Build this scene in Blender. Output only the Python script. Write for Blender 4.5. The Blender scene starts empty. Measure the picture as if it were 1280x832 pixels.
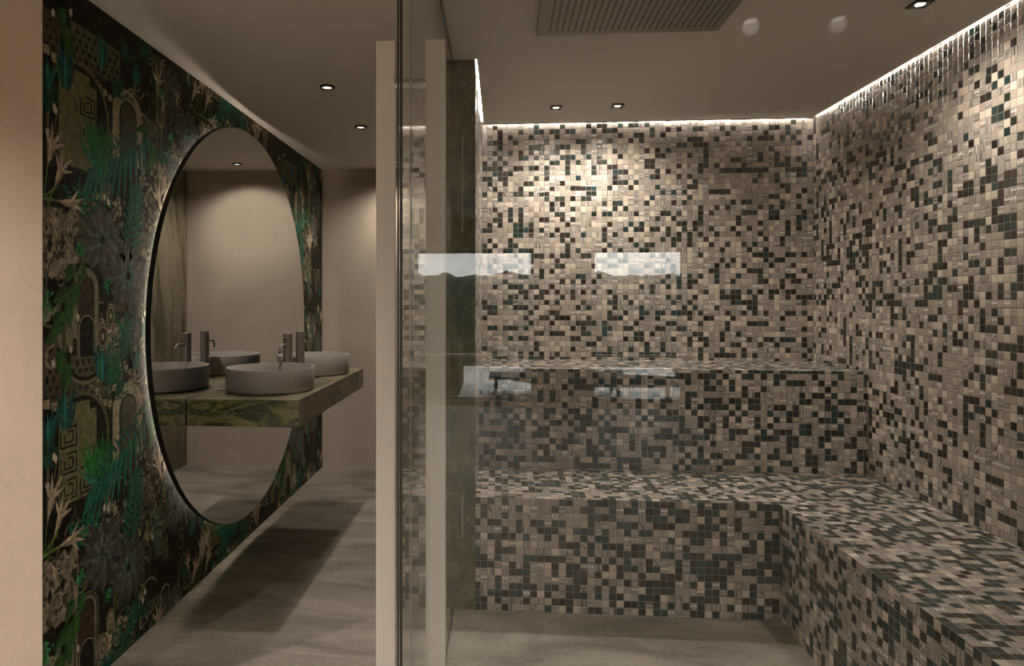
import bpy, bmesh, math, random
from mathutils import Vector, Matrix
random.seed(7)
sc = bpy.context.scene
C = sc.collection

# ------------------------------------------------------------------ camera
F_PX, CX, CY, TH, EYE = 842.57, 558.0, 374.5, 0.0802, 1.4085
cam_d = bpy.data.cameras.new('camera'); cam = bpy.data.objects.new('camera', cam_d); C.objects.link(cam)
cam_d.sensor_width = 36.0; cam_d.lens = 36.0 * F_PX / 1280
cam_d.shift_x = (640 - CX) / 1280; cam_d.shift_y = -(416 - CY) / 1280
cam_d.clip_start = 0.02
cam.location = (0, 0, EYE); cam.rotation_euler = (math.pi / 2, 0, TH)
sc.camera = cam

# ------------------------------------------------------------------ world, exposure
SKY = 7.5
w = bpy.data.worlds.new('overcast_sky'); sc.world = w; w.use_nodes = True
nt = w.node_tree; N = nt.nodes; L = nt.links
bg = N['Background']
tc = N.new('ShaderNodeTexCoord'); mp = N.new('ShaderNodeMapping'); mp.inputs['Scale'].default_value = (2.5, 2.5, 9)
no = N.new('ShaderNodeTexNoise'); no.inputs['Scale'].default_value = 1.6; no.inputs['Detail'].default_value = 6
cr = N.new('ShaderNodeValToRGB')
cr.color_ramp.elements[0].position = .38; cr.color_ramp.elements[0].color = (.60, .58, .60, 1)
cr.color_ramp.elements[1].position = .62; cr.color_ramp.elements[1].color = (1.0, .98, .95, 1)
L.new(tc.outputs['Generated'], mp.inputs['Vector']); L.new(mp.outputs[0], no.inputs['Vector'])
L.new(no.outputs['Fac'], cr.inputs['Fac']); L.new(cr.outputs[0], bg.inputs['Color'])
bg.inputs['Strength'].default_value = SKY
sc.view_settings.view_transform = 'Standard'; sc.view_settings.look = 'None'
sc.view_settings.gamma = 1; sc.view_settings.use_curve_mapping = False
sc.view_settings.exposure = 0.0
sc.cycles.use_denoising = True
sc.cycles.max_bounces = 14; sc.cycles.transparent_max_bounces = 16
sc.cycles.glossy_bounces = 8; sc.cycles.diffuse_bounces = 6
sc.cycles.sample_clamp_indirect = 6
sc.cycles.caustics_reflective = False

P_ROUND = 38.0      # watts of a hall downlight
P_SQUARE = 38.0    # watts of a steam-room spotlight
LED = 38.0          # emission of the cove LED strips
HALO = 20.0         # emission of the mirror's backlight
WARM = (1.0, .90, .78)
P_REAR = 190.0      # watts of a downlight behind the viewer; most are fill added out of view

# ------------------------------------------------------------------ dimensions
H = 2.5
XL, YB = -1.4975, 5.5723            # hall: left wall, back wall
XR, YS, YP, YU = 1.8742, 4.2126, 3.0661, 3.6269
ZL, ZU, XB = .512, 1.0406, 1.2207   # bench heights, right bench front
XG, XH = -.1146, -.229              # partition: steam face, hall face
YG = 1.616                          # front glass
YR = 2.097                          # wall return by the mural
YW = -5.8                           # window wall behind the camera
TILE = .032
MX = XL + .045                      # mirror surface

# ------------------------------------------------------------------ helpers
def link_mesh(name, bm, mats, parent=None, smooth=False, loc=None):
    me = bpy.data.meshes.new(name); bm.to_mesh(me); bm.free()
    o = bpy.data.objects.new(name, me); C.objects.link(o)
    if not isinstance(mats, (list, tuple)): mats = [mats]
    for m in mats: me.materials.append(m)
    if smooth:
        for p in me.polygons: p.use_smooth = True
        try: me.set_sharp_from_angle(angle=math.radians(35))
        except Exception: pass
    if parent: o.parent = parent
    if loc: o.location = loc
    return o

def tag(o, label, cat, group=None):
    o['label'] = label; o['category'] = cat
    if group: o['group'] = group
    return o

def thing(name, label, cat, loc=(0, 0, 0), rz=0, group=None):
    o = bpy.data.objects.new(name, None); C.objects.link(o)
    o.location = loc; o.rotation_euler = (0, 0, rz); o.empty_display_size = .05
    return tag(o, label, cat, group)

def struct(o):
    o['kind'] = 'structure'; return o

def box(bm, a, b, mat=0, bevel=0):
    x0, y0, z0 = a; x1, y1, z1 = b
    r = bmesh.ops.create_cube(bm, size=1)
    vs = r['verts']
    bmesh.ops.scale(bm, verts=vs, vec=(x1 - x0, y1 - y0, z1 - z0))
    bmesh.ops.translate(bm, verts=vs, vec=((x0 + x1) / 2, (y0 + y1) / 2, (z0 + z1) / 2))
    fs = set(f for v in vs for f in v.link_faces)
    for f in fs: f.material_index = mat
    if bevel:
        es = list(set(e for v in vs for e in v.link_edges))
        rr = bmesh.ops.bevel(bm, geom=es, offset=bevel, segments=2, affect='EDGES', profile=.7)
        for f in rr['faces']: f.material_index = mat
    return fs

def lathe(bm, prof, seg=48, c=(0, 0, 0), mat=0):
    """closed revolve of (r, z) points about Z"""
    rings = []
    for r, z in prof:
        if r < 1e-6: rings.append([bm.verts.new((c[0], c[1], c[2] + z))])
        else: rings.append([bm.verts.new((c[0] + r * math.cos(2 * math.pi * i / seg), c[1] + r * math.sin(2 * math.pi * i / seg), c[2] + z)) for i in range(seg)])
    for a, b in zip(rings, rings[1:]):
        for i in range(seg):
            j = (i + 1) % seg
            if len(a) == 1 and len(b) == 1: continue
            if len(a) == 1: f = bm.faces.new((a[0], b[i], b[j]))
            elif len(b) == 1: f = bm.faces.new((a[i], b[0], a[j]))
            else: f = bm.faces.new((a[i], b[i], b[j], a[j]))
            f.material_index = mat
    bmesh.ops.recalc_face_normals(bm, faces=bm.faces)

def tube(bm, pts, r, seg=14):
    pts = [Vector(p) for p in pts]; rings = []
    up = Vector((0, 0, 1))
    for i, p in enumerate(pts):
        t = (pts[min(i + 1, len(pts) - 1)] - pts[max(i - 1, 0)]).normalized()
        a = t.cross(up)
        if a.length < .05: a = t.cross(Vector((1, 0, 0)))
        a.normalize(); b = t.cross(a).normalized()
        rr = r[i] if isinstance(r, (list, tuple)) else r
        rings.append([bm.verts.new(p + a * rr * math.cos(2 * math.pi * k / seg) + b * rr * math.sin(2 * math.pi * k / seg)) for k in range(seg)])
    for a, b in zip(rings, rings[1:]):
        for k in range(seg): bm.faces.new((a[k], a[(k + 1) % seg], b[(k + 1) % seg], b[k]))
    bm.faces.new(rings[0]); bm.faces.new(rings[-1])
    bmesh.ops.recalc_face_normals(bm, faces=bm.faces)

def uv_metres(o, off=(XG, YS, 0)):
    """UV in metres along each face, so the mosaic grid runs square on every face"""
    me = o.data; uv = me.uv_layers.new(name='metres')
    for p in me.polygons:
        n = p.normal; ax = max(range(3), key=lambda i: abs(n[i]))
        sh = {0: 11.2, 1: 0.0, 2: 23.68}[ax]          # each orientation shows its own mix of tiles
        for li in p.loop_indices:
            v = me.vertices[me.loops[li].vertex_index].co
            x, y, z = v.x - off[0], v.y - off[1], v.z - off[2]
            uv.data[li].uv = {0: (y + sh, z), 1: (x, z), 2: (x, y + sh)}[ax]

# ------------------------------------------------------------------ materials
def mat(name):
    m = bpy.data.materials.new(name); m.use_nodes = True
    b = m.node_tree.nodes['Principled BSDF']
    return m, m.node_tree.nodes, m.node_tree.links, b

def plain(name, col, rough=.5, metal=0, spec=.5):
    m, n, l, b = mat(name)
    b.inputs['Base Color'].default_value = (*col, 1); b.inputs['Roughness'].default_value = rough
    b.inputs['Metallic'].default_value = metal; b.inputs['Specular IOR Level'].default_value = spec
    return m

def emit(name, col, s):
    m, n, l, b = mat(name)
    b.inputs['Base Color'].default_value = (.1, .1, .1, 1)
    b.inputs['Emission Color'].default_value = (*col, 1); b.inputs['Emission Strength'].default_value = s
    return m

def plaster(name, c0, c1, scale=1.2, rough=.7, bump=.12, fine=30, stretch=(1, 1, 1), spec=.3, mott=.22):
    """trowelled micro-cement: soft clouds, fine mottling and a slight relief"""
    m, n, l, b = mat(name)
    t = n.new('ShaderNodeTexCoord'); mp = n.new('ShaderNodeMapping'); mp.inputs['Scale'].default_value = stretch
    a = n.new('ShaderNodeTexNoise'); a.inputs['Scale'].default_value = scale; a.inputs['Detail'].default_value = 7; a.inputs['Roughness'].default_value = .62; a.inputs['Distortion'].default_value = .8
    d = n.new('ShaderNodeTexNoise'); d.inputs['Scale'].default_value = fine; d.inputs['Detail'].default_value = 4
    l.new(t.outputs['Object'], mp.inputs[0]); l.new(mp.outputs[0], a.inputs['Vector']); l.new(mp.outputs[0], d.inputs['Vector'])
    ad = n.new('ShaderNodeMath'); ad.operation = 'MULTIPLY_ADD'; ad.inputs[1].default_value = mott
    l.new(d.outputs['Fac'], ad.inputs[0]); l.new(a.outputs['Fac'], ad.inputs[2])
    r = n.new('ShaderNodeValToRGB'); r.color_ramp.elements[0].position = .29 + mott / 2; r.color_ramp.elements[1].position = .67 + mott / 2
    r.color_ramp.elements[0].color = (*c0, 1); r.color_ramp.elements[1].color = (*c1, 1)
    l.new(ad.outputs[0], r.inputs[0]); l.new(r.outputs[0], b.inputs['Base Color'])
    bp = n.new('ShaderNodeBump'); bp.inputs['Strength'].default_value = bump; bp.inputs['Distance'].default_value = .01
    l.new(ad.outputs[0], bp.inputs['Height']); l.new(bp.outputs[0], b.inputs['Normal'])
    b.inputs['Roughness'].default_value = rough; b.inputs['Specular IOR Level'].default_value = spec
    return m

def mosaic(name, bias):
    """glass mosaic: square tiles of cream, streaked taupe, bottle green, near-black brown and teal"""
    m, n, l, b = mat(name)
    def M(op, a, c=None, d=None):
        q = n.new('ShaderNodeMath'); q.operation = op
        for i, v in enumerate((a, c, d)):
            if v is None: continue
            if isinstance(v, (int, float)): q.inputs[i].default_value = v
            else: l.new(v, q.inputs[i])
        return q.outputs[0]
    def mix(f, a, c):
        q = n.new('ShaderNodeMix'); q.data_type = 'RGBA'
        for k, v in ((0, f), (6, a), (7, c)):
            if isinstance(v, tuple): q.inputs[k].default_value = (*v, 1)
            elif isinstance(v, (int, float)): q.inputs[k].default_value = v
            else: l.new(v, q.inputs[k])
        return q.outputs[2]
    uv = n.new('ShaderNodeUVMap'); uv.uv_map = 'metres'
    sx = n.new('ShaderNodeSeparateXYZ'); l.new(uv.outputs[0], sx.inputs[0])
    U = M('DIVIDE', M('ADD', sx.outputs[0], 64 * TILE), TILE); V = M('DIVIDE', M('ADD', sx.outputs[1], 64 * TILE), TILE)
    iu, iv = M('FLOOR', U), M('FLOOR', V); fu, fv = M('FRACT', U), M('FRACT', V)
    cell = n.new('ShaderNodeCombineXYZ'); l.new(iu, cell.inputs[0]); l.new(iv, cell.inputs[1])
    wn = n.new('ShaderNodeTexWhiteNoise'); wn.noise_dimensions = '3D'; l.new(cell.outputs[0], wn.inputs['Vector'])
    sc3 = n.new('ShaderNodeSeparateColor'); l.new(wn.outputs['Color'], sc3.inputs[0])
    r1, r2, r3 = sc3.outputs[0], sc3.outputs[1], sc3.outputs[2]
    big = n.new('ShaderNodeTexNoise'); big.inputs['Scale'].default_value = .16; big.inputs['Detail'].default_value = 1; l.new(cell.outputs[0], big.inputs['Vector'])
    r = M('ADD', r1, M('MULTIPLY_ADD', big.outputs['Fac'], .44, -.22 + bias))
    # streaks: three directions
    def streak(ku, kv, seed):
        cv = n.new('ShaderNodeCombineXYZ'); l.new(M('MULTIPLY', U, ku), cv.inputs[0]); l.new(M('MULTIPLY', V, kv), cv.inputs[1])
        l.new(M('MULTIPLY_ADD', r3, 40, seed), cv.inputs[2])
        t = n.new('ShaderNodeTexNoise'); t.inputs['Scale'].default_value = 1; t.inputs['Detail'].default_value = 2; l.new(cv.outputs[0], t.inputs['Vector'])
        return t.outputs['Fac']
    sv, sh = streak(13, .25, 0), streak(.25, 13, 7)
    dg = n.new('ShaderNodeCombineXYZ'); l.new(M('MULTIPLY', M('ADD', U, V), 6), dg.inputs[0]); l.new(M('MULTIPLY', M('SUBTRACT', U, V), .6), dg.inputs[1]); l.new(M('MULTIPLY', r3, 40), dg.inputs[2])
    td = n.new('ShaderNodeTexNoise'); td.inputs['Scale'].default_value = 1; td.inputs['Detail'].default_value = 2; l.new(dg.outputs[0], td.inputs['Vector'])
    selv = M('GREATER_THAN', r2, .45); seld = M('GREATER_THAN', r2, .88)
    st = M('ADD', M('MULTIPLY', sv, M('SUBTRACT', 1, selv)), M('MULTIPLY', sh, selv))
    st = M('ADD', M('MULTIPLY', st, M('SUBTRACT', 1, seld)), M('MULTIPLY', td.outputs['Fac'], seld))
    rp = n.new('ShaderNodeValToRGB'); rp.color_ramp.elements[0].position = .36; rp.color_ramp.elements[0].color = (.085, .072, .064, 1)
    rp.color_ramp.elements[1].position = .66; rp.color_ramp.elements[1].color = (.66, .58, .52, 1)
    l.new(st, rp.inputs[0])
    rp2 = n.new('ShaderNodeValToRGB'); rp2.color_ramp.elements[0].position = .3; rp2.color_ramp.elements[0].color = (.40, .335, .28, 1)
    rp2.color_ramp.elements[1].position = .7; rp2.color_ramp.elements[1].color = (.66, .56, .46, 1)
    l.new(M('MULTIPLY_ADD', st, .35, M('MULTIPLY', r3, .65)), rp2.inputs[0])
    col = mix(M('GREATER_THAN', r, .30), rp2.outputs[0], rp.outputs[0])
    grn = mix(r2, (.010, .016, .011), (.036, .044, .034)); col = mix(M('GREATER_THAN', r, .72), col, grn)
    brn = mix(r2, (.010, .006, .005), (.036, .024, .019)); col = mix(M('GREATER_THAN', r, .86), col, brn)
    tea = mix(r2, (.008, .026, .026), (.020, .052, .054)); col = mix(M('GREATER_THAN', r, .97), col, tea)
    # grout joint
    d = M('MINIMUM', M('MINIMUM', fu, M('SUBTRACT', 1, fu)), M('MINIMUM', fv, M('SUBTRACT', 1, fv)))
    # pale bow-tie glints painted into the colour of some streaked tiles
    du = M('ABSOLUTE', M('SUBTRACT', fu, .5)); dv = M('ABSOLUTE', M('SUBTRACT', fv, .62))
    glint = M('MULTIPLY', M('LESS_THAN', dv, M('MULTIPLY_ADD', du, .22, .045)), M('LESS_THAN', du, .42))
    glint = M('MULTIPLY', glint, M('MULTIPLY', M('GREATER_THAN', r3, .84), M('MULTIPLY', M('GREATER_THAN', r, .30), M('LESS_THAN', r, .72))))
    col = mix(glint, col, (.88, .82, .76))
    g = M('LESS_THAN', d, .03)
    col = mix(g, col, (.25, .225, .20))
    l.new(col, b.inputs['Base Color'])
    l.new(M('MULTIPLY_ADD', g, .5, M('MULTIPLY_ADD', r3, .22, .10)), b.inputs['Roughness'])
    # pillowed faces + every tile set at its own tiny angle
    pil = n.new('ShaderNodeMapRange'); pil.inputs[1].default_value = .02; pil.inputs[2].default_value = .16; pil.interpolation_type = 'SMOOTHSTEP'; l.new(d, pil.inputs[0])
    tilt = M('ADD', M('MULTIPLY', fu, M('SUBTRACT', r2, .5)), M('MULTIPLY', fv, M('SUBTRACT', r3, .5)))
    hgt = M('ADD', M('MULTIPLY_ADD', tilt, .55, M('MULTIPLY', pil.outputs[0], .5)), M('MULTIPLY', st, .25))
    bp = n.new('ShaderNodeBump'); bp.inputs['Strength'].default_value = .8; bp.inputs['Distance'].default_value = .0025
    l.new(hgt, bp.inputs['Height']); l.new(bp.outputs[0], b.inputs['Normal'])
    b.inputs['Specular IOR Level'].default_value = .5
    return m

GREEN = ((.022, .022, .012), (.035, .042, .016), (.10, .10, .025), (.19, .165, .07), (.13, .11, .075), (.34, .27, .19))
BROWN = ((.055, .045, .030), (.085, .08, .035), (.20, .165, .105), (.27, .225, .155), (.17, .135, .095), (.40, .33, .25))
def marble(name, stretch=(1, 1, 1), seed=0.0, dark=1.0, pal=GREEN, scale=2.4):
    """green-brown forest marble with yellow-green clouds and pale veins"""
    m, n, l, b = mat(name)
    t = n.new('ShaderNodeTexCoord'); mp = n.new('ShaderNodeMapping'); mp.inputs['Scale'].default_value = stretch; mp.inputs['Location'].default_value = (seed, seed * 1.7, seed * .6)
    l.new(t.outputs['Object'], mp.inputs[0])
    a = n.new('ShaderNodeTexNoise'); a.inputs['Scale'].default_value = scale; a.inputs['Detail'].default_value = 8; a.inputs['Roughness'].default_value = .68; a.inputs['Distortion'].default_value = 1.8
    l.new(mp.outputs[0], a.inputs['Vector'])
    r = n.new('ShaderNodeValToRGB'); e = r.color_ramp.elements
    e[0].position = .30; e[0].color = (*pal[0], 1); e[1].position = .72; e[1].color = (*pal[5], 1)
    for p, c in ((.42, pal[1]), (.50, pal[2]), (.56, pal[3]), (.63, pal[4])):
        q = e.new(p); q.color = (*c, 1)
    l.new(a.outputs['Fac'], r.inputs[0])
    v = n.new('ShaderNodeTexNoise'); v.inputs['Scale'].default_value = 4; v.inputs['Detail'].default_value = 5; v.inputs['Distortion'].default_value = 3.2; l.new(mp.outputs[0], v.inputs['Vector'])
    vr = n.new('ShaderNodeValToRGB'); q = vr.color_ramp.elements; q[0].position = .485; q[0].color = (0, 0, 0, 1); q[1].position = .515; q[1].color = (0, 0, 0, 1)
    k = q.new(.50); k.color = (.8, .8, .8, 1); l.new(v.outputs['Fac'], vr.inputs[0])
    mx = n.new('ShaderNodeMix'); mx.data_type = 'RGBA'; mx.inputs[7].default_value = (.30, .29, .17, 1)
    l.new(vr.outputs[0], mx.inputs[0]); l.new(r.outputs[0], mx.inputs[6])
    hs = n.new('ShaderNodeHueSaturation'); hs.inputs['Value'].default_value = dark; l.new(mx.outputs[2], hs.inputs['Color'])
    l.new(hs.outputs[0], b.inputs['Base Color']); b.inputs['Roughness'].default_value = .28
    return m

def clear_glass(name, tint):
    """clear pane: Fresnel reflection over straight transmission, the same from both faces"""
    m = bpy.data.materials.new(name); m.use_nodes = True; n = m.node_tree.nodes; l = m.node_tree.links
    n.remove(n['Principled BSDF']); out = n['Material Output']
    tr = n.new('ShaderNodeBsdfTransparent'); tr.inputs[0].default_value = (*tint, 1)
    gl = n.new('ShaderNodeBsdfGlossy'); gl.inputs['Roughness'].default_value = 0.0; gl.inputs[0].default_value = (1, 1, 1, 1)
    ge = n.new('ShaderNodeNewGeometry'); mr = n.new('ShaderNodeMapRange')
    mr.inputs[3].default_value = 1.52; mr.inputs[4].default_value = 1 / 1.52; l.new(ge.outputs['Backfacing'], mr.inputs[0])
    fr = n.new('ShaderNodeFresnel'); l.new(mr.outputs[0], fr.inputs['IOR'])
    mx = n.new('ShaderNodeMixShader'); l.new(fr.outputs[0], mx.inputs[0]); l.new(tr.outputs[0], mx.inputs[1]); l.new(gl.outputs[0], mx.inputs[2])
    l.new(mx.outputs[0], out.inputs[0])
    return m

M_WALL = plaster('beige_plaster', (.43, .36, .29), (.54, .455, .37), 1.1, .75)
M_CEIL = plaster('ceiling_plaster', (.62, .57, .51), (.66, .61, .55), .7, .5, .03)
M_FLOOR = plaster('micro_cement_floor', (.125, .108, .088), (.37, .325, .275), 2.0, .55, .10, 55, (.8, 2.2, 1), .4, .42)
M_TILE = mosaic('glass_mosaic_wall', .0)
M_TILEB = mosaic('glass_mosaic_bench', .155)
M_MARBLE = marble('forest_marble_pier', (1.6, 1.6, .7), 3.1, .8)
VIVID = ((.010, .012, .005), (.030, .042, .008), (.13, .14, .015), (.30, .27, .11), (.10, .09, .05), (.52, .44, .33))
M_MARBLE2 = marble('forest_marble_slab_front', (1.6, 1.0, 4.5), 9.4, 1.0, VIVID, 2.8)
M_MARBLE3 = marble('forest_marble_slab', (1.4, .8, 1.4), 4.4, .95, BROWN)
M_MARBLE4 = marble('forest_marble_cladding', (1.2, 2.2, .5), 6.1, .8, BROWN)
M_GLASS = clear_glass('clear_glass', (.965, .975, .965))
M_BAR = plain('satin_greige_metal', (.80, .74, .68), .42, 0)
M_GEDGE = plain('glass_edge_green', (.045, .048, .034), .35, 0, .4)
M_STEEL = plain('brushed_steel', (.55, .52, .48), .28, 1)
M_BLACK = plain('matt_black_metal', (.010, .009, .008), .45)
M_DARKCH = plain('dark_bronze_channel', (.085, .07, .058), .45)
M_BASIN = plain('matt_taupe_ceramic', (.38, .345, .32), .42, 0, .4)
M_TAP = plain('taupe_coated_metal', (.25, .215, .195), .36, .35)
M_MIRROR = plain('mirror_silver', (.88, .88, .87), 0.0, 1)
M_LED = emit('led_strip_light', (1, .93, .84), LED)
M_LED2 = emit('led_strip_light_narrow', (1, .93, .84), LED * 1.7)
M_HALO = emit('mirror_backlight', (1, .86, .68), HALO)
M_LAMP = emit('lamp_diffuser', (1, .86, .70), 2.2)
M_SHOWER = plain('shower_panel_steel', (.21, .18, .155), .38, .3)
M_SLOT = plain('shower_slot_dark', (.045, .037, .03), .6)
M_TERR = plaster('terrace_stone', (.62, .61, .60), (.72, .71, .70), .9, .8)
M_WOOD = plain('dark_teak', (.06, .045, .035), .5)
M_CUSH = plain('grey_outdoor_fabric', (.30, .30, .31), .9)

# ------------------------------------------------------------------ room shell
bm = bmesh.new(); box(bm, (-4.2, YW - .2, -.1), (5.2, YB + .15, 0)); struct(link_mesh('floor', bm, M_FLOOR))
# main ceiling: everything outside the steam room, then the steam room's own panel with a light gap round it
bm = bmesh.new()
box(bm, (-4.2, YW - .2, H), (5.2, YG, H + .2))
box(bm, (-4.2, YG, H), (XH, YB + .15, H + .2))
box(bm, (XH, YS, H), (5.2, YB + .15, H + .2)); box(bm, (XR + .12, YG, H), (5.2, YS, H + .2))
struct(link_mesh('ceiling', bm, M_CEIL))
GAP = .024
bm = bmesh.new(); box(bm, (XG + .009, YP + .0, H), (XR - .010, YS - GAP, H + .03)); box(bm, (XH, YG, H), (XR - .010, YP, H + .03))
box(bm, (XH, YG, H + .12), (XR + .12, YS + .1, H + .2))
struct(link_mesh('ceiling', bm, M_CEIL))

bm = bmesh.new(); box(bm, (XL - .2, YB, 0), (.4, YB + .15, H)); struct(link_mesh('wall_hall_back', bm, M_WALL))
bm = bmesh.new(); box(bm, (-4.2, YR, 0), (XL, YR + .15, H)); struct(link_mesh('wall_return', bm, M_WALL))
# partition between hall and steam room: mosaic on one face, marble on the end and on the hall side
bm = bmesh.new(); box(bm, (XH, YP, 0), (XG, YB - .001, H + .12))
for f in bm.faces:
    f.material_index = 1 if f.normal.x > .5 else 2 if f.normal.x < -.5 else 0
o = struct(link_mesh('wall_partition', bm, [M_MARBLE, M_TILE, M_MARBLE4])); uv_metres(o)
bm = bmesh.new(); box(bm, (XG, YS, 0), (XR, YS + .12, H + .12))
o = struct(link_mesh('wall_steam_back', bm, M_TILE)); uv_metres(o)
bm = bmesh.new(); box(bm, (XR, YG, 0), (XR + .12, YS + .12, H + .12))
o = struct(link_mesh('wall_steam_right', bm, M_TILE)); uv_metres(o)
bm = bmesh.new(); box(bm, (XR, .74, 0), (XR + .12, YG, H)); box(bm, (XR + .12, .74, 0), (5.2, .86, H)); struct(link_mesh('wall_right', bm, M_WALL))
bm = bmesh.new(); box(bm, (-4.2, YW, 0), (-4.08, YR, H)); struct(link_mesh('wall_far_left', bm, M_WALL))
bm = bmesh.new(); box(bm, (5.08, YW, 0), (5.2, .74, H)); struct(link_mesh('wall_far_right', bm, M_WALL))
# window wall behind the viewer
WIN = [(-3.4, .438), (1.22, 2.405)]; WZ0, WZ1 = .06, 2.07
bm = bmesh.new()
for a, b_ in ((-4.2, WIN[0][0]), (WIN[0][1], WIN[1][0]), (WIN[1][1], 5.2)): box(bm, (a, YW - .2, 0), (b_, YW, H))
for a, b_ in WIN: box(bm, (a, YW - .2, WZ1), (b_, YW, H)); box(bm, (a, YW - .2, 0), (b_, YW, WZ0))
struct(link_mesh('wall_window', bm, M_WALL))
for i, (a, b_) in enumerate(WIN):
    bm = bmesh.new(); y0, y1 = YW - .14, YW - .08
    box(bm, (a, y0, WZ0), (a + .03, y1, WZ1)); box(bm, (b_ - .03, y0, WZ0), (b_, y1, WZ1))
    box(bm, (a, y0, WZ1 - .03), (b_, y1, WZ1)); box(bm, (a, y0, WZ0), (b_, y1, WZ0 + .03))
    o = struct(link_mesh('window_%d' % (i + 1), bm, M_BLACK))
    bm = bmesh.new(); box(bm, (a + .02, YW - .115, WZ0 + .02), (b_ - .02, YW - .107, WZ1 - .02)); link_mesh('pane', bm, M_GLASS, o)
    bm = bmesh.new(); box(bm, (a, YW - .15, .635), (b_, YW - .06, .675)); link_mesh('rail', bm, plain('white_rail', (.9, .88, .86), .4), o)

# ------------------------------------------------------------------ terrace behind the viewer (seen only mirrored in the glass)
bm = bmesh.new(); box(bm, (-14, -11.0, -.12), (14, YW - .2, -.01)); tag(link_mesh('terrace', bm, M_TERR), 'pale stone terrace outside the windows, seen reflected in the glass', 'terrace')
def hedge_mat():
    m, n, l, b = mat('hedge_green')
    t = n.new('ShaderNodeTexNoise'); t.inputs['Scale'].default_value = 14; t.inputs['Detail'].default_value = 6
    r = n.new('ShaderNodeValToRGB'); r.color_ramp.elements[0].position = .4; r.color_ramp.elements[0].color = (.004, .007, .003, 1); r.color_ramp.elements[1].position = .65; r.color_ramp.elements[1].color = (.02, .032, .012, 1)
    l.new(t.outputs['Fac'], r.inputs[0]); l.new(r.outputs[0], b.inputs['Base Color']); b.inputs['Roughness'].default_value = .9
    return m
M_HEDGE = hedge_mat()
def hedge(x0, x1, yc, dp, ht, nx, wav, label):
    nz = 12; bm = bmesh.new(); grid = []
    for i in range(nx + 1):
        x = x0 + (x1 - x0) * i / nx
        top = ht + wav * (math.sin(x * 1.3) + math.sin(x * 3.7 + 1) + .7 * math.sin(x * 9) + .6 * random.uniform(-1, 1))
        col = []
        for j in range(nz + 1):
            a = j / nz * math.pi
            col.append(bm.verts.new((x, yc + dp * math.cos(a) + random.uniform(-.05, .05), top * math.sin(a) ** .4 + random.uniform(-.04, .04) * math.sin(a) if 0 < j < nz else -.01)))
        grid.append(col)
    for i in range(nx):
        for j in range(nz): bm.faces.new((grid[i][j], grid[i + 1][j], grid[i + 1][j + 1], grid[i][j + 1]))
    bm.faces.new(grid[0]); bm.faces.new(grid[-1])
    bmesh.ops.recalc_face_normals(bm, faces=bm.faces)
    tag(link_mesh('hedge', bm, M_HEDGE), label, 'hedge')
hedge(-16, 16, -12.2, 1.1, 2.0, 220, .03, 'long dark clipped hedge beyond the terrace, seen reflected in the glass')
hedge(-4.2, -.62, -7.4, .7, .85, 40, .02, 'low dark hedge close outside the wider window, seen reflected in the glass')

# ------------------------------------------------------------------ printed jungle wallpaper on the left wall
def wp(px, py):
    """where on the wallpapered wall a spot of the photograph lies: (along the wall, height)"""
    c, s = math.cos(TH), math.sin(TH); u = (px - CX) / F_PX
    dx, dy, dz = u * c - s, u * s + c, -(py - CY) / F_PX
    t = XL / dx
    return (dy * t, EYE + dz * t)

MUR = []      # (layer, [(y, z)...], colour)
def poly(pts, col, layer, var=.12):
    k = 1 + random.uniform(-var, var); MUR.append((layer, pts, tuple(min(1, max(0, c * k)) for c in col)))
def leaf(y, z, ang, ln, wd, col, layer, rib=None, tip=.55, n=5):
    ca, sa = math.cos(ang), math.sin(ang)
    def P(t, s): return (y + ca * t * ln - sa * s * wd, z + sa * t * ln + ca * s * wd)
    prof = [math.sin(math.pi * min(1, (i / n)) ** tip) if 0 < i < n else 0 for i in range(n + 1)]
    up = [P(i / n, prof[i] * .5) for i in range(n + 1)]; dn = [P(i / n, -prof[i] * .5) for i in range(n + 1)]
    mid = [P(i / n, 0) for i in range(n + 1)]
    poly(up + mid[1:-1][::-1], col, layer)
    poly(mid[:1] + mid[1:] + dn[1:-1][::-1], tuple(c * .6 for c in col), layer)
    if rib: line([P(.05, 0), P(.92, 0)], wd * .07, rib, layer + .4)
def line(pts, wd, col, layer):
    for a, b in zip(pts, pts[1:]):
        dy, dz = b[0] - a[0], b[1] - a[1]; ll = math.hypot(dy, dz) or 1e-6; ny, nz_ = -dz / ll * wd / 2, dy / ll * wd / 2
        poly([(a[0] + ny, a[1] + nz_), (b[0] + ny, b[1] + nz_), (b[0] - ny, b[1] - nz_), (a[0] - ny, a[1] - nz_)], col, layer, .04)
def arc(y, z, ry, rz, a0, a1, wd, col, layer, n=14):
    line([(y + ry * math.cos(math.radians(a0 + (a1 - a0) * i / n)), z + rz * math.sin(math.radians(a0 + (a1 - a0) * i / n))) for i in range(n + 1)], wd, col, layer)
def oval(y, z, ry, rz, col, layer, n=18):
    poly([(y + ry * math.cos(2 * math.pi * i / n), z + rz * math.sin(2 * math.pi * i / n)) for i in range(n)], col, layer, .05)
def rect(y0, z0, y1, z1, col, layer): poly([(y0, z0), (y1, z0), (y1, z1), (y0, z1)], col, layer, .08)

TEAL = (.018, .15, .115); FERN = (.018, .20, .125); LEAF = (.035, .125, .022); BRIGHT = (.03, .34, .06); DEEP = (.01, .055, .04)
STONE = (.37, .32, .205); STONE2 = (.22, .20, .125); DIM = (.075, .068, .04); BLACK = (.006, .006, .004); CREAM = (.62, .50, .34)
SUC = (.105, .10, .098); SUC2 = (.145, .14, .132); OLIVE = (.20, .195, .085); MAROON = (.07, .02, .015)

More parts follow.
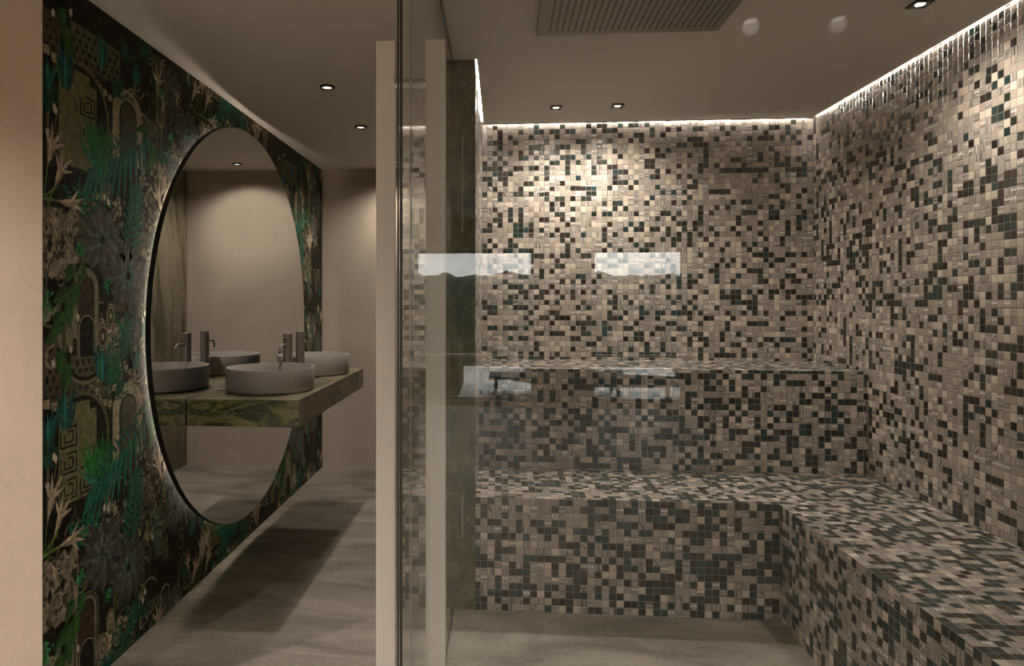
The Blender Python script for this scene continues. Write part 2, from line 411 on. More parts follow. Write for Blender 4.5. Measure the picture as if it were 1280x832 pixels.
def frond(y0, z0, y1, z1, n, ln, wd, col, layer, droop=.6):
    dy, dz = y1 - y0, z1 - z0; base = math.atan2(dz, dy)
    line([(y0, z0), (y1, z1)], wd * .25, tuple(c * .5 for c in col), layer + .3)
    for i in range(n):
        t = (i + .5) / n; k = math.sin(math.pi * (.12 + .85 * t)) ** .6
        for s in (1, -1):
            leaf(y0 + dy * t, z0 + dz * t, base + s * (1.15 - droop * t), ln * k * random.uniform(.9, 1.1), wd, col, layer)
def palm(y, z, a0, a1, n, ln, wd, col, layer):
    for i in range(n): leaf(y + random.uniform(-.1, .1) * ln, z, math.radians(random.uniform(a0, a1)), ln * random.uniform(.6, 1.1), wd, tuple(c * random.uniform(.5, 1.15) for c in col), layer + random.random() * .4)
def succulent(y, z, r, layer):
    for ring, (k, n, c) in enumerate(((1.0, 12, SUC), (.74, 10, SUC2), (.48, 8, (.16, .165, .15)), (.26, 6, (.10, .21, .17)))):
        for i in range(n):
            a = 2 * math.pi * (i + ring * .5) / n + random.uniform(-.1, .1)
            leaf(y + .1 * r * math.cos(a), z + .1 * r * math.sin(a), a, r * k * random.uniform(.85, 1.05), r * .36 * (k + .35), c, layer + ring * .2, tuple(q * .45 for q in c), .75)
def lily(y, z, ang, ln, layer):
    a = math.radians(ang)
    line([(y, z), (y - math.cos(a) * ln * .9, z - math.sin(a) * ln * .9)], ln * .05, (.10, .17, .03), layer)
    leaf(y, z, a, ln * .8, ln * .22, CREAM, layer + .1, None, 1.6)
    hy, hz = y + math.cos(a) * ln * .55, z + math.sin(a) * ln * .55
    for d, kk in ((-.9, .5), (-.35, .62), (.3, .6), (.85, .52)): leaf(hy, hz, a + d, ln * kk, ln * .11, (.68, .56, .40), layer + .25)
    for d in (-.15, .12): line([(hy, hz), (hy + math.cos(a + d) * ln * .8, hz + math.sin(a + d) * ln * .8)], ln * .018, (.40, .30, .12), layer + .4)
def burst(y, z, r, layer, col=(.02, .30, .09)):
    for i in range(26):
        a = random.uniform(0, 6.283); rr = r * random.uniform(.3, 1)
        line([(y, z), (y + rr * math.cos(a), z + rr * math.sin(a))], r * .05, col, layer); oval(y + rr * math.cos(a), z + rr * math.sin(a), r * .1, r * .1, (.05, .42, .16), layer + .2, 6)
def bush(y, z, r, layer, col=(.015, .20, .10)):
    for i in range(9):
        a = math.radians(random.uniform(20, 160)); l_ = r * random.uniform(.7, 1.2)
        y0 = y + random.uniform(-.3, .3) * r
        for k in range(7):
            t = k / 7; leaf(y0 + math.cos(a) * l_ * t, z + math.sin(a) * l_ * t, a + random.choice((-1, 1)) * .8, r * .38, r * .10, col, layer + .1 * (i % 3))
def rings(y, z, ry, rz, layer, n=4, c1=STONE, c0=(.05, .042, .025)):
    for i in range(n * 2):
        k = 1 - i / (n * 2); oval(y, z, ry * k, rz * k, c1 if i % 2 == 0 else c0, layer + i * .09)
def arch(y, z, wd, ht, layer, inner, stripes=3, col=STONE2):
    for i in range(stripes * 2):
        k = 1 - i * .085; w_ = wd * k
        pts = [(y - w_ / 2, z), (y + w_ / 2, z)] + [(y + w_ / 2 * math.cos(math.pi * j / 14), z + (ht - wd / 2) + w_ / 2 * math.sin(math.pi * j / 14)) for j in range(15)]
        poly(pts, col if i % 2 == 0 else BLACK, layer + i * .06)
    w_ = wd * (1 - stripes * .17); pts = [(y - w_ / 2, z), (y + w_ / 2, z)] + [(y + w_ / 2 * math.cos(math.pi * j / 14), z + (ht - wd / 2) + w_ / 2 * math.sin(math.pi * j / 14)) for j in range(15)]
    poly(pts, inner, layer + stripes * .13)
def lattice(y0, z0, y1, z1, layer, col=STONE2, hole=BLACK, s=.028):
    rect(y0, z0, y1, z1, col, layer); j = 0; z = z0 + s * .5
    while z < z1 - s * .3:
        y = y0 + s * (.5 + .5 * (j % 2))
        while y < y1 - s * .3:
            oval(y, z, s * random.uniform(.18, .32), s * random.uniform(.2, .36), hole, layer + .2, 7); y += s
        z += s * .85; j += 1
def squares(y0, z0, n, s, slope, layer):
    for i in range(n):
        y = y0 + i * s * 1.25; z = z0 + slope * (y - y0); rect(y - s * .1, z - s * .12, y + s * 1.1, z + s * 1.12, BLACK, layer); rect(y, z, y + s, z + s, STONE, layer + .2)
def scroll(y, z, r, a0, turn, wd, col, layer):
    pts = []
    for i in range(22):
        t = i / 21; a = math.radians(a0) + turn * t * 5.5; rr = r * (1 - .8 * t); pts.append((y + rr * math.cos(a), z + rr * math.sin(a)))
    line(pts, wd, col, layer)
def crust(y0, z0, y1, z1, n, layer, cols=((.30, .25, .165), (.19, .165, .11), (.07, .06, .035), (.38, .32, .22))):
    for i in range(n):
        y = random.uniform(y0, y1); z = random.uniform(z0, z1); r = random.uniform(.006, .017); a = random.uniform(0, 6.28)
        poly([(y + r * random.uniform(.6, 1.2) * math.cos(a + k * 1.257), z + r * random.uniform(.6, 1.2) * math.sin(a + k * 1.257)) for k in range(5)], random.choice(cols), layer + random.random() * .3)
def maze(y, z, wd, ht, layer):
    rect(y - wd / 2, z, y + wd / 2, z + ht, OLIVE, layer); s = wd / 4
    for i in range(2):
        for j in range(int(ht / (s * 1.7))):
            cy, cz = y - wd * .25 + i * wd * .5, z + s * .9 + j * s * 1.7
            for k, q in ((.78, .07), (.42, .07)):
                a = s * k
                line([(cy - a, cz - a * .8), (cy + a, cz - a * .8), (cy + a, cz + a * .8), (cy - a * .3, cz + a * .8)], s * q * 2, BLACK, layer + .2)
                line([(cy - a, cz - a * .8), (cy - a, cz + a * .5)], s * q * 2, BLACK, layer + .2)

def motif_set(oy, oz):
    n0 = len(MUR)
    def S(px, py): y, z = wp(px, py); return y, z
    # backdrop masonry and ornament
    y, z = S(70, 345); crust(2.10, z, S(97, 300)[0], S(70, 262)[1], 420, 1)
    for k in range(3): a, b = S(62 + 16 * k, 305 - 3 * (k % 2)); poly([(a, b - .03), (a + .012, b), (a, b + .03), (a - .012, b)], BLACK, 1.6)
    crust(2.64, 1.55, 2.92, 2.02, 330, 1, ((.20, .165, .10), (.30, .25, .16), (.06, .05, .03), (.12, .09, .05)))
    crust(2.36, 1.05, 2.66, 1.33, 120, 1)
    crust(2.95, 2.0, 3.2, 2.35, 140, 1, ((.11, .09, .06), (.05, .045, .03), (.16, .13, .09)))
    lattice(S(88, 0)[0], S(100, 80)[1], S(150, 0)[0], S(100, 32)[1], 1.2, (.12, .115, .07), BLACK, .036)
    lattice(2.10, S(60, 62)[1], 2.19, S(60, 10)[1], 1.1, (.085, .07, .045), BLACK, .034)
    squares(2.10, S(55, 66)[1], 4, .032, -.35, 1.8); squares(S(93, 0)[0], S(93, 84)[1], 9, .027, -.28, 1.8)
    y, z = S(100, 218); arch(2.295, z, .36, S(100, 88)[1] - z + .03, 2.0, BLACK, 2, (.15, .135, .085))
    maze(2.285, z + .02, .215, .31, 2.9)
    poly([(2.21, z + .33), (2.35, z + .33), (2.35, z + .365), (2.21, z + .365)], OLIVE, 2.9)
    y, z = S(160, 175); arch(y, z - .10, .22, .30, 2.2, (.09, .085, .05), 3, STONE)
    y, z = S(190, 110)
    for k in range(5): arc(y - .02 + k * .016, z - .10, .05, .26, 75, -70, .007, (.25, .21, .13) if k % 2 else (.12, .10, .06), 1.9)
    for (px, py, r, a) in ((172, 110, .05, 0), (165, 120, .035, 200), (150, 128, .045, 90), (205, 85, .05, 20), (188, 75, .035, 140), (178, 150, .04, 300), (200, 150, .045, 60), (215, 190, .05, 100), (196, 305, .04, 60), (185, 320, .035, 10), (60, 395, .045, 0), (66, 450, .05, 80), (155, 495, .05, 30), (165, 470, .035, 150), (160, 520, .05, 200), (178, 430, .04, 0), (176, 390, .035, 90), (143, 310, .05, 0), (120, 500, .03, 9)):
        y, z = S(px, py); scroll(y, z, r, a, random.choice((1, -1)), .008, STONE if random.random() < .5 else STONE2, 1.95); scroll(y, z, r * .7, a + 60, 1, .006, (.36, .30, .19), 2.0)
    # stepped frieze near the mirror
    y, z = S(212, 222)
    for k in range(4): line([(y - .10, z + .06 - k * .018), (y - .03, z - .02 - k * .018), (y + .14, z - .05 - k * .018)], .007, (.42, .36, .24), 2.2)
    for i in range(7): rect(y - .06 + i * .026, z + .07 - i * .006, y - .048 + i * .026, z + .09 - i * .006, BLACK, 2.3)
    lattice(y - .06, z + .03, y + .13, z + .11, 1.4, (.22, .19, .12), BLACK, .022)
    y, z = S(110, 400); arch(2.33, z - .06, .15, .25, 2.1, (.06, .035, .025), 2, STONE2)
    arch(2.335, z - .13, .115, .16, 2.7, (.11, .095, .055), 3, STONE)
    y, z = S(138, 395)
    rings(y, z, .028, .05, 3.0); rings(y - .052, z - .075, .038, .055, 3.0); rings(y + .04, z - .07, .028, .045, 3.0, 3); oval(y - .005, z - .07, .014, .035, CREAM, 3.4)
    rings(y - .01, z - .14, .02, .04, 3.0, 2)
    y, z = S(108, 450); arc(y, z, .10, .07, 190, 350, .02, BLACK, 2.4); arc(y, z + .01, .12, .09, 190, 350, .012, STONE2, 2.4); arc(y, z + .01, .15, .12, 200, 340, .012, (.12, .11, .06), 2.4)
    lattice(2.10, S(60, 480)[1], 2.20, S(60, 425)[1], 1.3, (.13, .085, .06), BLACK, .036)
    for k in range(70):
        y, z = random.uniform(2.12, 3.28), random.uniform(1.15, 2.325); c = random.choice(((.15, .135, .085), (.11, .11, .06), (.20, .175, .11), (.09, .075, .05)))
        if k % 3 == 0: arc(y, z, random.uniform(.03, .08), random.uniform(.04, .12), random.uniform(0, 90), random.uniform(150, 300), .010, c, 1.1)
        elif k % 3 == 1: scroll(y, z, random.uniform(.03, .06), random.uniform(0, 360), random.choice((-1, 1)), .009, c, 1.15)
        else: lattice(y, z, y + random.uniform(.05, .1), z + random.uniform(.05, .12), 1.05, c, BLACK, .02)
    # plants
    y, z = S(62, 390)
    for k in range(14): line([(y - .12, z - .05 + k * .012), (y + .06, z + .05 - k * .014)], .005, (.25, .27, .17), 2.1)
    burst(2.10, S(54, 380)[1], .06, 2.2, (.03, .20, .03))
    y, z = S(122, 205)
    for k in range(150):
        a = math.radians(random.gauss(88, 34)); l_ = random.uniform(.06, .17)
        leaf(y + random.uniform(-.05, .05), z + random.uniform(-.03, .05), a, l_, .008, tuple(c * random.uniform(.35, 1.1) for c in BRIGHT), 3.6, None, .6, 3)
    y0, z0 = S(182, 168); y1, z1 = S(116, 208)
    for k in range(13):
        t = k / 12; l_ = .07 + .16 * math.sin(math.pi * (.1 + .75 * t))
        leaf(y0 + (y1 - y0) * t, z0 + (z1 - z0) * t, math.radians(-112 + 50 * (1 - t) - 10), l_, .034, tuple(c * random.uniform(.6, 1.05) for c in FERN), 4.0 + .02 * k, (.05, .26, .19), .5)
        if t > .15: leaf(y0 + (y1 - y0) * t, z0 + (z1 - z0) * t, math.radians(160 - 40 * t), l_ * .3, .02, TEAL, 4.1)
    leaf(y1 + .02, z1 + .01, math.radians(152), .10, .035, (.03, .24, .17), 4.4, (.05, .3, .2))
    a, b = S(172, 232); c_, d_ = S(160, 330); frond(c_, d_, a, b, 11, .11, .026, (.018, .14, .085), 3.9)
    a, b = S(190, 290); c_, d_ = S(200, 360); frond(a, b, c_, d_, 9, .07, .018, (.10, .17, .12), 3.7)
    a, b = S(178, 258); rect(a - .10, b - .15, a - .05, b + .18, MAROON, 1.5)
    for px, py, an, ln in ((58, 212, 72, .15), (66, 238, 62, .14), (70, 251, 2, .14), (62, 262, 300, .07)): y, z = S(px, py); lily(y, z, an, ln, 4.6)
    line([S(52, 246), S(72, 232)], .009, (.10, .22, .03), 4.55); line([S(52, 247), S(74, 251)], .008, (.14, .26, .04), 4.55)
    for px, py, an, ln in ((196, 128, 85, .15), (203, 150, 80, .13), (222, 140, 100, .10), (239, 128, 60, .14), (248, 118, 70, .15), (262, 120, 110, .14), (236, 108, 100, .10)): y, z = S(px, py); lily(y, z, an, ln, 4.5)
    for px, py, an, ln in ((203, 272, 110, .15), (204, 270, 78, .16)): y, z = S(px, py); lily(y, z, an, ln, 4.5)
    for px, py in ((130, 246), (135, 252), (67, 134), (69, 138), (59, 165), (178, 400), (181, 392), (190, 330), (97, 397), (66, 16), (88, 16)): y, z = S(px, py); oval(y, z, .009, .014, (.68, .62, .48), 4.8, 10)
    y, z = S(108, 262); bush(y, z - .03, .12, 3.4)
    y, z = S(145, 438); bush(y, z - .12, .13, 3.4, (.02, .17, .08)); y, z = S(160, 410); bush(y, z - .06, .12, 3.5, (.02, .14, .075))
    for px, py, r in ((128, 300, .145), (160, 345, .145), (212, 118, .13), (235, 168, .12), (218, 222, .10)): y, z = S(px, py); succulent(y, z, r, 4.2)
    y, z = S(219, 634); succulent(y, z, .12, 4.2)
    for px, py, r in ((100, 311, .035), (134, 358, .032), (200, 118, .035), (213, 172, .03), (98, 345, .02)): y, z = S(px, py); burst(y, z, r, 4.9)
    vine = ((104, 330, 250, .11), (92, 330, 235, .10), (90, 362, 200, .13), (94, 352, 260, .13), (78, 388, 240, .13), (84, 378, 280, .11), (88, 372, 255, .10), (72, 412, 215, .10), (80, 408, 190, .09), (76, 436, 262, .11), (83, 452, 268, .13), (78, 8, 265, .10), (84, 32, 262, .13))
    line([S(104, 322), S(90, 370), S(82, 400), S(81, 452)], .006, (.20, .22, .10), 4.9)
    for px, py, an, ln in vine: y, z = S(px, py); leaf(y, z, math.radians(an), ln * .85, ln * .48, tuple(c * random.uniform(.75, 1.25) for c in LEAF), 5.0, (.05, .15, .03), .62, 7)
    for px, py in ((86, 421), (88, 405)): y, z = S(px, py); oval(y, z, .018, .035, (.22, .23, .14), 4.95)
    for px, py, sp, ln in ((128, 470, 30, .16), (82, 105, 28, .17), (60, 105, 30, .12), (128, 80, 14, .14), (170, 100, 24, .09), (240, 60, 30, .08)):
        y, z = S(px, py); palm(y, z - .02, 90 - sp, 90 + sp, 9, ln, .028, TEAL, 4.3); leaf(y, z - .02, math.radians(92), ln * .9, .018, (.03, .30, .25), 4.75)
    for px, py in ((196, 100), (182, 60), (155, 60), (150, 108), (232, 90), (205, 190), (60, 120)): y, z = S(px, py); bush(y, z - .05, .08, 2.6, (.012, .10, .06))
    y, z = S(190, 175); leaf(y, z, math.radians(262), .17, .06, LEAF, 3.8); leaf(y - .02, z + .05, math.radians(200), .12, .05, LEAF, 3.8)
    crust(2.36, 1.7, 2.60, 1.80, 60, 1); 
    # carry the set to its place in the repeat
    for i in range(n0, len(MUR)):
        l_, p, c = MUR[i]; MUR[i] = (l_, [(a + oy, b + oz) for a, b in p], c)

REP = 1.175
for oy, oz in ((0, 0), (0, -REP), (0, -2 * REP), (1.16, .587), (1.16, .587 - REP), (1.16, .587 - 2 * REP), (2.32, 0), (2.32, -REP), (2.32, -2 * REP)):
    motif_set(oy, oz)
bm = bmesh.new(); cl = bm.loops.layers.float_color.new('print')
YM0, YM1 = YR, YB
fs = [bm.faces.new([bm.verts.new(v) for v in ((XL, YM0, 0), (XL, YM1, 0), (XL, YM1, H), (XL, YM0, H))])]
for l_ in fs[0].loops: l_[cl] = (.012, .011, .007, 1)
for k, (lay, pts, col) in enumerate(sorted(MUR, key=lambda q: q[0])):
    ys = [p[0] for p in pts]; zs = [p[1] for p in pts]
    if max(ys) < YM0 or min(ys) > YM1 or max(zs) < 0 or min(zs) > H: continue
    pts = [(min(YM1 - .001, max(YM0 + .001, a)), min(H - .002, max(.002, b))) for a, b in pts]
    x = XL + .0002 + lay * .0003 + (k % 97) * 1.5e-6
    f = bm.faces.new([bm.verts.new((x, a, b)) for a, b in pts])
    for l_ in f.loops: l_[cl] = (*col, 1)
bmesh.ops.recalc_face_normals(bm, faces=bm.faces)
for f in bm.faces:
    if f.normal.x < 0: f.normal_flip()
box(bm, (XL - .2, YM0 + .16, 0), (XL - .004, YM1, H))
def wallpaper_mat():
    m, n, l, b = mat('jungle_wallpaper')
    a = n.new('ShaderNodeVertexColor'); a.layer_name = 'print'
    t = n.new('ShaderNodeTexCoord')
    q = n.new('ShaderNodeTexNoise'); q.inputs['Scale'].default_value = 42; q.inputs['Detail'].default_value = 6; q.inputs['Roughness'].default_value = .7; l.new(t.outputs['Object'], q.inputs['Vector'])
    v = n.new('ShaderNodeTexVoronoi'); v.feature = 'DISTANCE_TO_EDGE'; v.inputs['Scale'].default_value = 24
    d = n.new('ShaderNodeTexNoise'); d.inputs['Scale'].default_value = 7; d.inputs['Detail'].default_value = 3; l.new(t.outputs['Object'], d.inputs['Vector'])
    ad = n.new('ShaderNodeVectorMath'); ad.operation = 'MULTIPLY_ADD'; ad.inputs[1].default_value = (.25, .25, .25); l.new(d.outputs['Color'], ad.inputs[0]); l.new(t.outputs['Object'], ad.inputs[2]); l.new(ad.outputs[0], v.inputs['Vector'])
    r = n.new('ShaderNodeMapRange'); r.inputs[1].default_value = .3; r.inputs[2].default_value = .7; r.inputs[3].default_value = .45; r.inputs[4].default_value = 1.45; l.new(q.outputs['Fac'], r.inputs[0])
    mul = n.new('ShaderNodeMix'); mul.data_type = 'RGBA'; mul.blend_type = 'MULTIPLY'; mul.inputs[0].default_value = 1; l.new(a.outputs[0], mul.inputs[6]); l.new(r.outputs[0], mul.inputs[7])
    # printed tangle of stems filling the dark ground
    vr = n.new('ShaderNodeValToRGB'); e = vr.color_ramp.elements; e[0].position = .0; e[0].color = (.085, .078, .045, 1); e[1].position = .09; e[1].color = (0, 0, 0, 1)
    l.new(v.outputs['Distance'], vr.inputs[0])
    k = n.new('ShaderNodeMix'); k.data_type = 'RGBA'; k.blend_type = 'ADD'; k.inputs[0].default_value = .4; l.new(mul.outputs[2], k.inputs[6]); l.new(vr.outputs[0], k.inputs[7])
    l.new(k.outputs[2], b.inputs['Base Color']); b.inputs['Roughness'].default_value = .6; b.inputs['Specular IOR Level'].default_value = .2
    return m
struct(link_mesh('wall_left', bm, wallpaper_mat()))

# ------------------------------------------------------------------ benches
def prism(bm, pts, z0, z1):
    a = [bm.verts.new((x, y, z0)) for x, y in pts]; b = [bm.verts.new((x, y, z1)) for x, y in pts]
    bm.faces.new(a[::-1]); bm.faces.new(b)
    for i in range(len(pts)):
        j = (i + 1) % len(pts); bm.faces.new((a[i], a[j], b[j], b[i]))
    bmesh.ops.recalc_face_normals(bm, faces=bm.faces)
def prism_obj(name, pts, z0, z1, m, bev=.0):
    bm = bmesh.new(); prism(bm, pts, z0, z1)
    o = link_mesh(name, bm, m); uv_metres(o, (XB, YP, 0)); return o
E_ = .001
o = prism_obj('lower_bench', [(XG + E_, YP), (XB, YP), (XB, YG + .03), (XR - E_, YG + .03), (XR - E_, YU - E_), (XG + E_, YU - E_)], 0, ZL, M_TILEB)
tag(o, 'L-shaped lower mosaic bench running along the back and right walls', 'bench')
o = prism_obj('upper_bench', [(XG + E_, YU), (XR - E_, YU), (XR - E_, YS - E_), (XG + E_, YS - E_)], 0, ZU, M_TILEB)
tag(o, 'higher straight mosaic bench against the steam room back wall', 'bench')

# ------------------------------------------------------------------ cove LED strips in the ceiling gap
for nm, a, b_, lab in (('back', (XG + .03, YS - .016, H + .010), (XR - .03, YS - .006, H + .016), 'thin warm LED strip along the ceiling edge of the back mosaic wall'),
                       ('right', (XR - .006, YG + .05, H + .012), (XR - .001, YS - .03, H + .016), 'thin warm LED strip along the ceiling edge of the right mosaic wall'),
                       ('left', (XG + .001, YP + .03, H + .012), (XG + .005, YS - .03, H + .016), 'short LED strip above the narrow mosaic face of the marble pier')):
    bm = bmesh.new(); box(bm, a, b_); o = link_mesh('led_strip', bm, M_LED if nm == 'back' else M_LED2); tag(o, lab, 'light strip', 'LED strips in the steam room ceiling gap')

# ------------------------------------------------------------------ downlights
def spot(parent, power, angle, blend, r, z, aim=(0, 0)):
    ld = bpy.data.lights.new('beam', 'SPOT'); ld.energy = power; ld.spot_size = math.radians(angle); ld.spot_blend = blend
    ld.shadow_soft_size = r; ld.color = WARM
    lo = bpy.data.objects.new('beam', ld); C.objects.link(lo); lo.parent = parent; lo.location = (0, 0, z)
    lo.rotation_euler = (aim[1], -aim[0], 0)
def round_light(x, y, label, p=P_ROUND):
    t = thing('round_downlight', label, 'ceiling light', (x, y, H), 0, 'round downlights in the hall ceiling')
    bm = bmesh.new(); lathe(bm, [(.026, 0), (.026, -.010), (.036, -.010), (.038, -.006), (.038, 0)], 40); link_mesh('trim_ring', bm, M_BLACK, t, True)
    bm = bmesh.new(); lathe(bm, [(0, -.0045), (.024, -.0045), (.026, -.001), (0, -.001)], 40); link_mesh('lamp', bm, M_LAMP, t, True)
    spot(t, p, 150, 1.0, .03, -.03)
    return t
round_light(-.885, 3.391, 'largest round downlight, near the middle of the hall ceiling')
round_light(-.878, 4.191, 'second round downlight, further down the hall ceiling')
round_light(-.80, 5.25, 'round downlight closest to the hall back wall, seen reflected in the mirror')
def square_light(x, y, label, p=P_SQUARE):
    t = thing('square_downlight', label, 'ceiling light', (x, y, H), 0, 'square downlights in the steam room ceiling')
    s = .033
    bm = bmesh.new(); i = .023
    for a, b_ in (((-s, -s, -.008), (s, -i, 0)), ((-s, i, -.008), (s, s, 0)), ((-s, -i, -.008), (-i, i, 0)), ((i, -i, -.008), (s, i, 0))): box(bm, a, b_)
    link_mesh('square_trim', bm, M_BLACK, t)
    bm = bmesh.new(); box(bm, (-i, -i, -.0015), (i, i, 0)); link_mesh('baffle', bm, M_BLACK, t)
    bm = bmesh.new(); lathe(bm, [(0, -.006), (.017, -.006), (.018, -.0015), (0, -.0015)], 36); link_mesh('lamp', bm, M_LAMP, t, True)
    spot(t, p, 158, .9, .025, -.02)
    return t
square_light(.313, 3.853, 'left one of the two square downlights by the back mosaic wall')
square_light(.655, 3.849, 'right one of the two square downlights by the back mosaic wall')
square_light(1.54, 2.614, 'square downlight beside the right mosaic wall, cut by the top of the photo')

for i, (x, y, lab) in enumerate(((1.30, .51, 'downlight just in front of the glass screen, nearer the right wall'), (.97, .52, 'downlight just in front of the glass screen, further from the right wall'), (1.15, -.95, 'downlight above the middle of the room behind the viewer'), (1.15, -2.8, 'fill downlight added nearest the narrow window'),
                   (-2.6, 1.1, 'fill downlight added by the beige wall return'), (-2.4, -.7, 'fill downlight added left of the viewer'), (-2.4, -2.8, 'fill downlight added nearest the wider window'), (-.6, -1.9, 'fill downlight added behind the viewer'), (3.4, -1.5, 'fill downlight added in the far right of the room behind the viewer'))):
    round_light(x, y, 'round ' + lab, P_REAR * (.006, .006, .10, .15, 1.3, 1.7, 1.6, .8, .3)[i])  # fill ones are unseen, added to brighten ceiling, wall return and pull bars

# ------------------------------------------------------------------ ceiling shower panel
t = thing('shower_panel', 'rectangular ceiling rain shower panel with long parallel slots', 'shower', (.50, 2.35, H))
bm = bmesh.new(); box(bm, (-.358, -.40, -.028), (.358, .395, -.0002), 0, .002); link_mesh('panel', bm, M_SHOWER, t)
bm = bmesh.new()
for k in range(27):
    x = -.305 + k * .0242; box(bm, (x - .0035, -.355, -.0288), (x + .0035, .355, -.0275))
link_mesh('slots', bm, M_SLOT, t)

# ------------------------------------------------------------------ marble pier: slim metal inlays
for z0, z1, lab in ((1.72, 2.15, 'thin upright metal inlay high on the dark marble pier'), (.325, .525, 'thin upright bright metal inlay low on the dark marble pier')):
    bm = bmesh.new(); box(bm, (-.175, YP - .004, z0), (-.171, YP, z1), 0, .001); tag(link_mesh('metal_inlay', bm, M_STEEL), lab, 'metal strip', 'metal inlays on the pier')

# ------------------------------------------------------------------ glass door, set in line with the pier, and fixed front screen
XD = -.221
t = thing('glass_door', 'clear glass door seen edge-on between hall and steam room', 'door', (XD, YG, 0))
bm = bmesh.new(); box(bm, (-.005, 1.474 - YG, .008), (.005, YP - .004 - YG, H - .02)); link_mesh('pane', bm, M_GLASS, t)
bm = bmesh.new(); box(bm, (-.006, 1.470 - YG, .008), (-.002, 1.474 - YG, H - .02)); box(bm, (.0, 1.470 - YG, .008), (.0055, 1.474 - YG, H - .02)); link_mesh('polished_edge', bm, M_GEDGE, t)
hy = 1.652 - YG
for x0, x1, lab in ((-.087, -.039, 'outer bar of the door pull, on the hall side'), (.037, .086, 'inner bar of the door pull, on the steam room side')):
    bm = bmesh.new(); box(bm, (x0, hy, .22), (x1, hy + .012, 2.05), 0, .0015); link_mesh('pull_bar', bm, M_BAR, t)['label'] = lab
for z in (1.941, .40):
    for xa, xb in ((-.040, -.005), (.005, .038)):
        bm = bmesh.new(); tube(bm, [(xa, hy + .006, z), (xb, hy + .006, z)], .0135, 24); link_mesh('pull_mount', bm, M_STEEL, t, True)
bm = bmesh.new(); box(bm, (XD - .009, 1.47, H - .02), (XD + .009, YP - .001, H)); struct(link_mesh('trim_1', bm, M_DARKCH))
bm = bmesh.new(); box(bm, (XD - .007, 1.47, 0), (XD + .007, YP - .001, .008)); struct(link_mesh('trim_2', bm, M_DARKCH))

t = thing('glass_screen', 'large clear fixed glass screen fronting the steam room', 'glass screen', ((XD + XR) / 2, YG, 0))
cx = (XD + XR) / 2
bm = bmesh.new(); box(bm, (XD + .007 - cx, -.005, .004), (XR - .002 - cx, .005, H - .002)); link_mesh('pane', bm, M_GLASS, t)
bm = bmesh.new(); box(bm, (XD + .0058 - cx, -.005, .004), (XD + .0068 - cx, .005, H - .002)); link_mesh('polished_edge', bm, plain('pale_seal', (.40, .38, .34), .3), t)

# ------------------------------------------------------------------ round backlit mirror
MYC, MZC, MR = 3.80, 1.27, 1.105
t = thing('round_mirror', 'huge round black-edged mirror, backlit, on the jungle wallpaper', 'mirror', (XL + .0025, MYC, MZC))
def disc_x(bm, prof, seg=128):
    lathe(bm, prof, seg)
    bmesh.ops.rotate(bm, verts=bm.verts, cent=(0, 0, 0), matrix=Matrix.Rotation(math.pi / 2, 3, 'Y'))
m0 = MX - XL - .0025
bm = bmesh.new(); disc_x(bm, [(0, m0 - .004), (MR - .003, m0 - .004), (MR - .003, m0), (0, m0)]); link_mesh('mirror_glass', bm, M_MIRROR, t)
bm = bmesh.new(); disc_x(bm, [(MR - .05, m0 - .022), (MR, m0 - .022), (MR, m0 + .001), (MR - .003, m0 + .001), (MR - .003, m0 - .005), (MR - .05, m0 - .005), (MR - .05, m0 - .022)]); link_mesh('frame', bm, M_BLACK, t)
bm = bmesh.new(); disc_x(bm, [(MR - .09, .0035), (MR - .06, .0035), (MR - .06, .012), (MR - .09, .012), (MR - .09, .0035)]); link_mesh('backlight', bm, M_HALO, t)
bm = bmesh.new(); disc_x(bm, [(0, .0035), (MR - .10, .0035), (MR - .10, m0 - .005), (0, m0 - .005)]); link_mesh('backing', bm, M_BLACK, t)

# ------------------------------------------------------------------ vanity counter, basins, taps
ZV = .950
bm = bmesh.new(); box(bm, (MX + .003, 3.014, ZV - .125), (-.918, 4.46, ZV), 0, .0015)
for f in bm.faces: f.material_index = 1 if f.normal.y < -.5 else 0
tag(link_mesh('vanity_counter', bm, [M_MARBLE3, M_MARBLE2]), 'floating green-brown marble counter carrying two round basins', 'counter')
def basin():
    t = thing('washbasin', 'near round taupe washbasin, at the front of the marble counter', 'washbasin', (-1.17, 3.36, ZV), 0, 'round washbasins on the marble counter')
    R = .220; hh = .118
    bm = bmesh.new()
    lathe(bm, [(0, 0), (R - .012, 0), (R - .002, .006), (R, .012), (R, hh - .003), (R - .002, hh), (R - .007, hh), (R - .009, hh - .003), (R - .012, .04), (R - .03, .022), (R - .08, .014), (.03, .010), (0, .010)], 96)
    bowl = link_mesh('bowl', bm, M_BASIN, t, True)
    bm = bmesh.new(); lathe(bm, [(0, .0165), (.024, .0165), (.030, .012), (.030, .0095), (0, .0095)], 40); link_mesh('drain', bm, M_TAP, bowl, True)
    return t
def copy_tree(o, label, loc, rz=0):
    r = o.copy(); C.objects.link(r); r.location = loc; r.rotation_euler = (0, 0, rz); r['label'] = label
    for ch in list(o.children):
        c = ch.copy(); C.objects.link(c); c.parent = r
        for g in list(ch.children):
            d = g.copy(); C.objects.link(d); d.parent = c
    return r
b1 = basin()
copy_tree(b1, 'far round taupe washbasin, at the hall-end of the marble counter', (-1.165, 4.13, ZV))
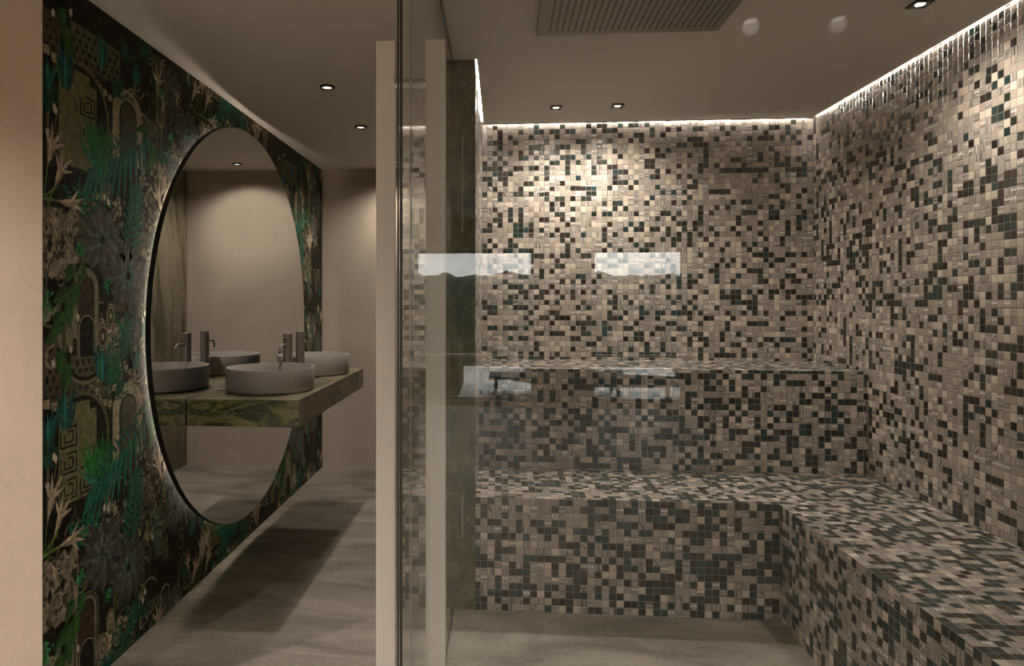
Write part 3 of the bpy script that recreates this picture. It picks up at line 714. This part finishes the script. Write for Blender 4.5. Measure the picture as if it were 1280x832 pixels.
def tap():
    t = thing('basin_tap', 'tall cylindrical tap whose spout points to the near washbasin', 'tap', (-1.165, 3.62, ZV), 0, 'tall basin taps')
    bm = bmesh.new(); lathe(bm, [(0, 0), (.030, 0), (.030, .004), (.0255, .005), (.0255, .225), (0, .225)], 48); link_mesh('body', bm, M_TAP, t, True)
    bm = bmesh.new(); lathe(bm, [(0, .227), (.0255, .227), (.0255, .274), (.0245, .275), (0, .275)], 48); cap = link_mesh('cap', bm, M_TAP, t, True)
    bm = bmesh.new(); lathe(bm, [(0, .2249), (.0235, .2249), (.0235, .2271), (0, .2271)], 32); link_mesh('joint', bm, M_BLACK, t, True)
    bm = bmesh.new(); pts = [(0, -.022, .214)] + [(0, -.10 - .03 * math.sin(a), .184 + .03 * math.cos(a)) for a in [i * math.pi / 16 for i in range(9)]] + [(0, -.13, .172)]
    tube(bm, pts, .0075, 16); link_mesh('spout', bm, M_TAP, t, True)
    bm = bmesh.new(); tube(bm, [(0, -.02, .252), (0, -.055, .252)], .0035, 12); link_mesh('lever', bm, M_TAP, cap, True)
    return t
t1 = tap()
copy_tree(t1, 'tall cylindrical tap whose spout points to the far washbasin', (-1.165, 3.85, ZV), math.pi)

# ------------------------------------------------------------------ loungers behind the viewer, reflected faintly in the glass
def lounger(loc, rz, label):
    t = thing('sun_lounger', label, 'sun lounger', loc, rz, 'sun loungers on the terrace')
    bm = bmesh.new(); box(bm, (-.33, -1.0, .26), (.33, .95, .31), 0, .01); link_mesh('frame', bm, M_WOOD, t)
    bm = bmesh.new(); box(bm, (-.31, -.98, .312), (.31, .35, .40), 0, .03); link_mesh('mattress', bm, M_CUSH, t)
    bm = bmesh.new(); box(bm, (-.31, 0, 0), (.31, .66, .08), 0, .03); bmesh.ops.rotate(bm, verts=bm.verts, cent=(0, 0, 0), matrix=Matrix.Rotation(math.radians(38), 3, 'X')); bmesh.ops.translate(bm, verts=bm.verts, vec=(0, .36, .33)); link_mesh('backrest', bm, M_CUSH, t)
    for x in (-.28, .28):
        for y in (-.9, .85):
            bm = bmesh.new(); box(bm, (x - .025, y - .025, 0), (x + .025, y + .025, .26)); link_mesh('leg', bm, M_WOOD, t)
    return t
lounger((.78, -6.9, -.01), 1.57, 'grey sun lounger on the terrace outside the wider window')
lounger((2.95, -6.9, -.01), .5, 'grey sun lounger on the terrace outside the narrow window')
bm = bmesh.new(); pts = []
for i in range(64):
    a = 2 * math.pi * i / 64; k = 1 + .16 * math.sin(2 * a + .6) + .07 * math.cos(3 * a)
    pts.append((1.75 + 1.65 * k * math.cos(a), -8.95 + 1.2 * k * math.sin(a)))
prism(bm, pts, -.0099, -.004)
tag(link_mesh('pool_water', bm, plain('dark_pool_water', (.012, .02, .022), .05)), 'dark free-form pool in the pale terrace, seen reflected in the glass', 'pool')
